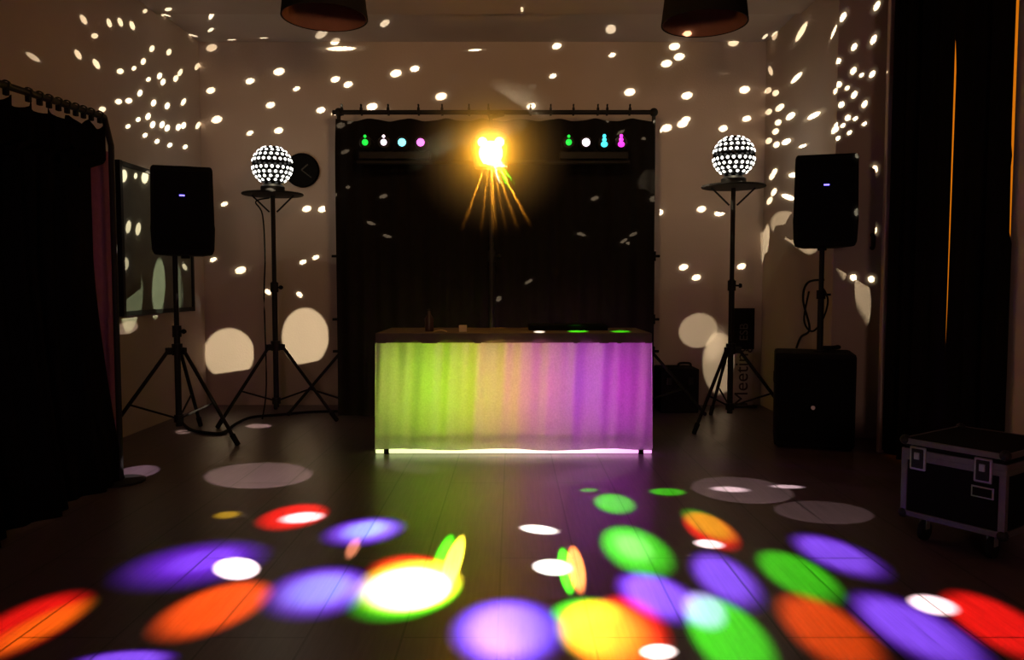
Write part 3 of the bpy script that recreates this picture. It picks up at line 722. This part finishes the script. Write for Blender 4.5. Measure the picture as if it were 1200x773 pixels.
L_, R_, R2, BK, CL = LEFT, RIGHT, RIGHT2, BACK, CEIL
big, nor, sml = (6.6, 4.2), (4.6, 3.2), (3.0, 2.3)
def D(surf, pts, size, ang): return [(surf, x, y, *size, ang) for x, y in pts]
left_dots = (D(L_, [(98, 23), (91.5, 64), (113, 75)], (6.5, 3.2), -58) + D(L_, [(39, 67)], (9.5, 3), -33) + D(L_, [(128, 27), (141, 26), (155, 30)], (5.5, 2.8), -68)
  + D(L_, [(111, 42), (141, 83.5), (139, 119), (151, 118), (120, 128)], (4, 3.2), 0)
  + D(L_, [(178, 57), (198, 61), (168, 72), (187, 89), (191, 96), (206, 92), (164, 109), (180, 120.5), (196, 124), (173.5, 136.5), (190, 146), (196, 150), (209, 149), (215, 147), (179, 146)], (4.1, 2.8), 68)
  + D(L_, [(231, 78), (211, 85), (224, 38), (192, 15), (215, 119.5), (232, 147)], (4.8, 2.4), 62)
  + D(L_, [(170, 13), (157, 80), (174, 93), (162, 140), (150, 148), (170, 158.5), (184, 165.5), (199, 170), (217, 172)], sml, 40)
  + D(('x', XL+.022), [(145, 206), (170, 207.5), (147, 309)], (7.5, 4), 85) + D(('x', XL+.022), [(159, 206)], (3.5, 2), 85) + D(('x', XL+.022), [(150.5, 265.5), (162, 268)], (7.5, 3), 82) + D(L_, [(214, 315.5)], (4.5, 2.4), -60)
  + D(CL, [(193, 4.5), (217, 13)], (4.5, 2.2), 10) + D(CL, [(248, 17.5)], (6, 2.6), 65) + D(CL, [(247, 35)], (4, 1.8), 30)
  + D(('x', DX), [(123, 301.5)], (9, 6), 5))
right_dots = (D(R_, [(908, 40.6), (900.5, 28)], (7, 3), 75) + D(R_, [(939, 37.5)], (14, 3), 60) + D(R2, [(974, 36)], (9, 2.4), 55) + D(R_, [(933.6, 91)], (9, 2.6), 45)
  + D(R2, [(988, 20), (1027.5, 7), (1023.6, 46.5)], (6.5, 3), 62) + D(R2, [(1001, 55), (1000, 83), (1022, 87), (1013, 122), (1001, 111)], (5, 2.9), 58)
  + D(R2, [(982, 71.6), (983, 99), (978, 106), (986, 122.6), (993.6, 138)], (4, 3.2), 45) + D(R2, [(1009.6, 88), (993, 103), (1002.4, 139), (1013, 145), (995.4, 155.4), (982, 162), (979, 146), (988, 147)], (3.4, 2.2), 40)
  + D(R_, [(903, 83)], (5.5, 2.6), -75) + D(R_, [(914, 126), (926.6, 136)], (6, 3.2), 38) + D(R_, [(953.5, 135.5)], (8.5, 2.6), 28) + D(R2, [(977, 151)], (6.2, 4.4), 15)
  + D(R_, [(912, 143.5), (909, 154), (910, 169.4), (901, 131), (901, 165), (909, 109), (900.5, 106)], (4.2, 3.2), 40) + D(R_, [(921.7, 166)], (5.5, 3), 25) + D(R_, [(940.6, 171)], (4.5, 1.4), 20)
  + D(R_, [(907.5, 201.7), (905, 206), (907, 225), (902, 235)], (5, 2.7), 60) + D(R_, [(930, 205)], (5, 2.8), 5) + D(R_, [(924, 231)], (7.5, 3), -18)
  + D(R2, [(1025, 198.6), (1024, 270)], (5, 3.6), 80) + D(R2, [(1000, 325), (1021, 327)], (4, 3.8), 0)
  + D(('x', XC), [(1038.6, 46)], (3, 1.4), 75) + D(('x', XC), [(1041, 84)], (5, 1.6), 38))
YDc = ('y', YD-.01)
back_dots = (D(BK, [(248, 56), (254, 140), (294, 246), (282, 316.5), (327, 84), (373, 42), (464, 86), (517, 113), (436, 125), (717.5, 37.5), (781, 74.5), (796, 66.5), (738, 108), (805, 112), (850, 80), (859.5, 50), (872.5, 105), (790.5, 54.5), (781, 150), (843.5, 249), (800, 145)], (6.6, 4.3), 14)
  + D(BK, [(247, 106), (293, 95), (317, 123), (376, 129), (388.5, 158), (326.5, 153), (359.5, 244.6), (378, 245), (393, 93), (408, 99), (486, 80.5), (444.5, 32), (392.5, 49), (307.5, 23), (268, 36), (652.5, 54), (772, 249), (822, 245), (801, 313), (816, 325), (869, 312), (847.5, 150.5), (875, 139), (804, 140), (622.5, 124.5)], (5.4, 3.6), 16)
  + D(BK, [(293, 156), (263, 239), (250, 304), (347.5, 104), (355, 307), (370, 301.5), (392, 132.5), (453, 131), (648, 89), (717.5, 64.5), (888.7, 245), (783, 149)], (4.3, 2.6), 22)
  + D(BK, [(314, 342), (351, 345)], (4.2, 2.8), -40)
  + D(BK, [(400, 57)], (17, 2.6), 1) + D(CL, [(555, 62)], (8, 1.8), 5) + D(CL, [(611.5, 12.5)], (2, 3.2), 0)
  + D(YDc, [(412, 141), (727, 154), (742, 274), (731, 282), (619.5, 330)], (5, 2), 30) + D(YDc, [(405, 177), (697, 232), (449.5, 229.5)], (5, 2.4), 18) + D(YDc, [(408, 219), (712, 140), (736, 285), (754, 161.5), (767, 141)], (2.6, 2), 0)
  + D(YDc, [(435, 261), (681, 274.5), (454, 276)], (5.5, 2), -12) + D(YDc, [(584.6, 350)], (4, 2.6), 50))
# the jog of the right wall faces the room: its dots come from the mirror ball
face_dots = [d for d in right_dots if d[0] is RIGHT2]; right_dots = [d for d in right_dots if d[0] is not RIGHT2]
MB_ = Vector((.1, 2.2, 2.15))
def clear(d, S):                      # the lampshades would catch these
    H = hit(d[1], d[2], d[0]); k = (4.55-S.y)/(H.y-S.y); q = S.lerp(H, k)
    return not any(abs(q.x-cx) < .30 and 2.62 < q.z < 3.2 for cx in (-1.11, 1.14))
for d in [d for d in back_dots if not clear(d, MB_)]:
    back_dots.remove(d); (left_dots if d[1] < 600 else right_dots).append(d)
face_dots += [(FLOOR, 303, 499, 15, 2.6, 1), (FLOOR, 214, 506, 9, 2.2, 2)]
WARM = (1.0, .86, .58)
dot_light('left_globe_light', cL, 2600, left_dots, WARM, leak=.006)
dot_light('right_globe_light', cR, 2600, right_dots, WARM, leak=.006)
MB_ = Vector((.1, 2.2, 2.15))
dot_light('mirror_ball_light', MB_, 6500, back_dots, WARM, leak=0)
dot_light('mirror_ball_side_light', MB_+Vector((.06, 0, .03)), 6500, face_dots, WARM, leak=0)

# amber effect light: coloured discs thrown over the dance floor
SD = Vector((sx_, YS-.27, zc))
RED, ORG, BLU, VIO, GRN, WHT, YEL, CYA = (1, .012, .006), (1, .105, .004), (.27, .15, 1.), (.20, .03, .95), (.06, 1., .01), (1., .92, .75), (1., .75, .03), (.3, 1., .9)
f_ = FLOOR
spots = [
 (f_, 38, 728, 66, 23, 24, RED, 1.2, .3), (f_, 50, 733, 58, 13, 26, (.5, .3, 0), .7, .4),
 (f_, 232, 658, 66, 22, 10, VIO, .9, .4), (f_, 238, 656, 44, 13, 12, BLU, .5, .5), (f_, 277, 665, 26, 13.5, 0, WHT, 3.5, .15),
 (f_, 255, 710, 60, 25, 20, ORG, 1.4, .25), (f_, 145, 773, 52, 11, 5, BLU, .9, .3), (f_, 266, 603, 14, 4, 6, YEL, .6, .4),
 (f_, 345, 604, 37, 14, 10, RED, 1.4, .2), (f_, 354, 606, 23, 6, 6, WHT, 2.6, .3), (f_, 374, 690, 52, 28, 10, BLU, .8, .22), (f_, 374, 690, 36, 18, 12, CYA, .25, .4),
 (f_, 427, 621, 39, 15, 8, BLU, .9, .3), (f_, 429, 620, 24, 9, 10, CYA, .5, .4), (f_, 414, 641, 12, 7, 60, (1, .35, .15), .7, .3),
 (f_, 478, 682, 54, 31, 8, YEL, .6, .22), (f_, 476, 687, 38, 21, 6, WHT, 2.6, .4), (f_, 476, 694, 52, 25, 12, GRN, .5, .3), (f_, 480, 668, 38, 18, 0, RED, 1.0, .4),
 (f_, 531, 658, 30, 9.5, 70, YEL, 1.2, .2), (f_, 520, 652, 24, 9, 70, GRN, .7, .3),
 (f_, 632, 620, 20, 4.8, -6, WHT, 1.3, .3), (f_, 648, 664, 20, 8.5, -4, WHT, 1.2, .3),
 (f_, 675, 663, 29, 9.5, -79, (1, .26, .05), 1.1, .2), (f_, 663, 665, 28, 8.5, -79, GRN, .8, .2),
 (f_, 720, 589, 23, 11.5, -8, GRN, 1.0, .25), (f_, 690, 574, 10, 2.2, 0, GRN, .5, .3), (f_, 782, 576, 20, 4.2, -2, GRN, .9, .25),
 (f_, 744, 641, 46, 26, -24, GRN, .9, .22), (f_, 742, 640, 24, 14, -24, (.4, 1, .25), .6, .5),
 (f_, 597, 735, 58, 39, 0, VIO, .07, .3), (f_, 597, 735, 50, 33, 0, (.09, .10, 1.), .10, .35), (f_, 716, 738, 60, 40, -20, ORG, .75, .22), (f_, 706, 736, 46, 32, -15, YEL, .38, .4), (f_, 738, 735, 52, 40, -40, RED, .6, .25), (f_, 690, 716, 34, 16, 0, GRN, .35, .4),
 (f_, 772, 763, 20, 9, 0, WHT, 1.8, .25), (f_, 770, 696, 50, 24, -22, BLU, .95, .3),
 (f_, 831, 619, 38, 17, -27, RED, 1.2, .2), (f_, 828, 613, 34, 12, -27, GRN, .6, .3), (f_, 831, 637, 17, 5, -6, WHT, 2.4, .25),
 (f_, 848, 675, 48, 24, -32, BLU, .95, .25), (f_, 932, 671, 56, 21, -26, GRN, 1.0, .25), (f_, 978, 648, 58, 17, -20, BLU, .95, .3),
 (f_, 852, 741, 70, 36, -42, GRN, 1.0, .22), (f_, 824, 713, 28, 20, -30, (.5, .5, 1), 1.0, .3),
 (f_, 966, 735, 74, 30, -33, ORG, 1.0, .3), (f_, 1068, 734, 92, 27, -27, BLU, .95, .3), (f_, 1093, 708, 29, 10.5, -12, WHT, 3, .25), (f_, 1165, 728, 78, 25, -27, RED, 1.2, .25),
 (f_, 855, 573, 21, 3, -3, WHT, 1.3, .3), (f_, 922, 570, 18, 2, -2, WHT, 1.0, .3),
]
out_ = []
for s in spots:                       # violet fringe round the blue discs
    if s[6] is BLU:
        out_ += [(s[0], s[1], s[2], s[3]*1.08, s[4]*1.08, s[5], VIO, s[7]*.55, .3), (s[0], s[1], s[2], s[3]*.88, s[4]*.86, s[5], BLU, s[7]*.85, .38)]
    else: out_.append((*s[:8], min(.5, s[8]*1.25)))
spots = out_
zt_s = ('z', TZ)
# shafts thrown straight down behind the table
spots += [(f_, x, y, a, b, g, (1, .34, .02), t_*.6, .4) for x, y, a, b, g, t_ in ((590, 508, 15, 4, 0, .7), (640, 508, 9, 4, 0, .25), (752, 508, 11, 4, 0, 1.3), (690, 508, 12, 4, 0, .45), (535, 508, 9, 4, 0, .3), (455, 508, 10, 4, 0, .6))]
spots += [(zt_s, 677, 388.0, 11, 1.1, 0, GRN, 1.4, .3), (zt_s, 727, 388.2, 11, 1.1, 0, GRN, 1.2, .3), (zt_s, 632, 388.6, 6, 1.3, 0, WHT, 1.6, .3)]
EFF = 760.0
colour_light('effect_light_beams', SD, EFF, [(s[0], s[1], s[2], s[3], s[4], s[5], s[6], s[7]*.62, s[8]) for s in spots], omni=(.025, .0092, .0001))
# white scanner discs low on the walls and across the floor
WH2 = (1., .86, .56)
MBS = Vector((-.15, 2.0, 2.1))
patch = [(BK, 269, 414, 29, 30, 0, WH2, 1.0, .06, ((246, 439), (296, 432))), (BK, 358, 394, 27, 34, 0, WH2, 1.1, .06, ((345, 428), (376, 422))), (BK, 818, 387, 23, 20, 20, WH2, .55, .08, ((795, 399), (816, 412))), (BK, 843, 425, 20, 36, 0, WH2, .5, .08), (BK, 838, 405, 10, 20, -20, WH2, .45, .5),
 (f_, 305, 557, 61, 15, 2, (1, .84, .62), 1.5, .06), (f_, 160, 553, 27, 7, 8, (1, .8, .8), 1.4, .1), (f_, 868, 574, 62, 15, -5, (1, .86, .68), .75, .06), (f_, 963, 600, 61, 13, -4, (1, .84, .66), .5, .06), (f_, 475, 547, 38, 6, -8, WH2, .4, .2), (f_, 690, 556, 56, 9, 10, (1, .8, .9), .4, .15)]
colour_light('scanner_light', MBS, 90, [(s[0], s[1], s[2], s[3], s[4], s[5], s[6], s[7]*.5, *s[8:]) for s in patch])
bd_s = ('x', XL+.022)
side_l = [(bd_s, 157, 352, 34, 10, 84, (.9, 1, .6), .9, .1), (bd_s, 186, 336, 33, 7.5, 88, (.9, 1, .6), 1.6, .1), (bd_s, 209, 335, 27, 5, 95, (.9, 1, .6), .9, .2), (LEFT, 149, 384, 13, 7, 14, (1, .8, .6), .5, .15), (LEFT, 237, 368, 30, 4, -70, WH2, .5, .4)]
colour_light('scanner_light_side', Vector((1.6, 4.9, 3.1)), 60, [(s[0], s[1], s[2], s[3], s[4], s[5], s[6], s[7]*.5, *s[8:]) for s in side_l])
side_r = [(RIGHT, 895, 291, 28, 5, 80, WH2, 1.5, .1), (RIGHT, 930, 272, 34, 20, -38, WH2, .9, .06, ((905, 270), (966, 312))), (RIGHT2, 985, 305, 24, 7, -84, WH2, 1.1, .06, ((977, 306), (990, 328))), (RIGHT2, 1011, 347, 36, 9, -86, WH2, .8, .06, ((1001, 350), (1022, 388)))]
colour_light('scanner_light_wall', Vector((-1.2, 5.0, 3.1)), 60, [(s[0], s[1], s[2], s[3], s[4], s[5], s[6], s[7]*.5, *s[8:]) for s in side_r])
# added spot out of view, warming the upper back wall
l = bpy.data.lights.new('back_wall_fill', 'SPOT'); l.energy = 125; l.color = (1., .58, .24); l.spot_size = R(74); l.spot_blend = 1; l.shadow_soft_size = .12
o = bpy.data.objects.new('back_wall_fill', l); C.objects.link(o); o.location = (0, 2.1, 2.25); o.rotation_euler = (Vector((-.15, YB, 2.75))-o.location).to_track_quat('-Z', 'Y').to_euler()
# added soft fill lamp behind the camera, lifting the wall tone
l = bpy.data.lights.new('room_fill_light', 'POINT'); l.energy = 120; l.color = (1., .55, .40); l.shadow_soft_size = .35
o = bpy.data.objects.new('room_fill_light', l); C.objects.link(o); o.location = (.2, -3.2, 1.5)

# haze puff added to give the effect light its lens glow
HAZE = 10.5
bm = B(); bmesh.ops.create_icosphere(bm, subdivisions=4, radius=.66, matrix=Matrix.Translation((SD.x, SD.y+.05, SD.z)) @ Matrix.Diagonal((1, .26, 1, 1)))
hm = bpy.data.materials.new('haze'); hm.use_nodes = True; nt = hm.node_tree; nt.nodes.remove(nt.nodes['Principled BSDF'])
vs = nt.nodes.new('ShaderNodeVolumeScatter'); vs.inputs['Color'].default_value = (1, .9, .8, 1)
tc = nt.nodes.new('ShaderNodeTexCoord'); mp = nt.nodes.new('ShaderNodeMapping'); mp.inputs['Location'].default_value = (-1, -1, -1); mp.inputs['Scale'].default_value = (2, 2, 2)
nt.links.new(tc.outputs['Generated'], mp.inputs['Vector'])
ln = nt.nodes.new('ShaderNodeVectorMath'); ln.operation = 'LENGTH'; nt.links.new(mp.outputs[0], ln.inputs[0])
mr = nt.nodes.new('ShaderNodeMapRange'); mr.inputs['From Min'].default_value = 1; mr.inputs['From Max'].default_value = 0; nt.links.new(ln.outputs['Value'], mr.inputs['Value'])
pw = mth(nt, 'POWER', mr.outputs[0], 2.0); dn = mth(nt, 'MULTIPLY', pw, HAZE)
nt.links.new(dn, vs.inputs['Density']); nt.links.new(vs.outputs[0], nt.nodes['Material Output'].inputs['Volume'])
o = link('haze', bm, hm, None, True); o['kind'] = 'stuff'; o['label'] = 'added haze standing for the lens glow around the amber effect light'; o['category'] = 'haze'

w = bpy.data.worlds.new('world'); SC.world = w; w.use_nodes = True
w.node_tree.nodes['Background'].inputs['Color'].default_value = (.05, .03, .05, 1); w.node_tree.nodes['Background'].inputs['Strength'].default_value = .3

cy = SC.cycles
cy.max_bounces = 5; cy.diffuse_bounces = 3; cy.glossy_bounces = 3; cy.transmission_bounces = 4; cy.volume_bounces = 0; cy.transparent_max_bounces = 12
cy.caustics_reflective = False; cy.caustics_refractive = False; cy.sample_clamp_indirect = 4
cy.use_denoising = True
SC.view_settings.view_transform = 'Standard'; SC.view_settings.look = 'None'; SC.view_settings.gamma = 1; SC.view_settings.exposure = 0
SC.view_settings.use_curve_mapping = False
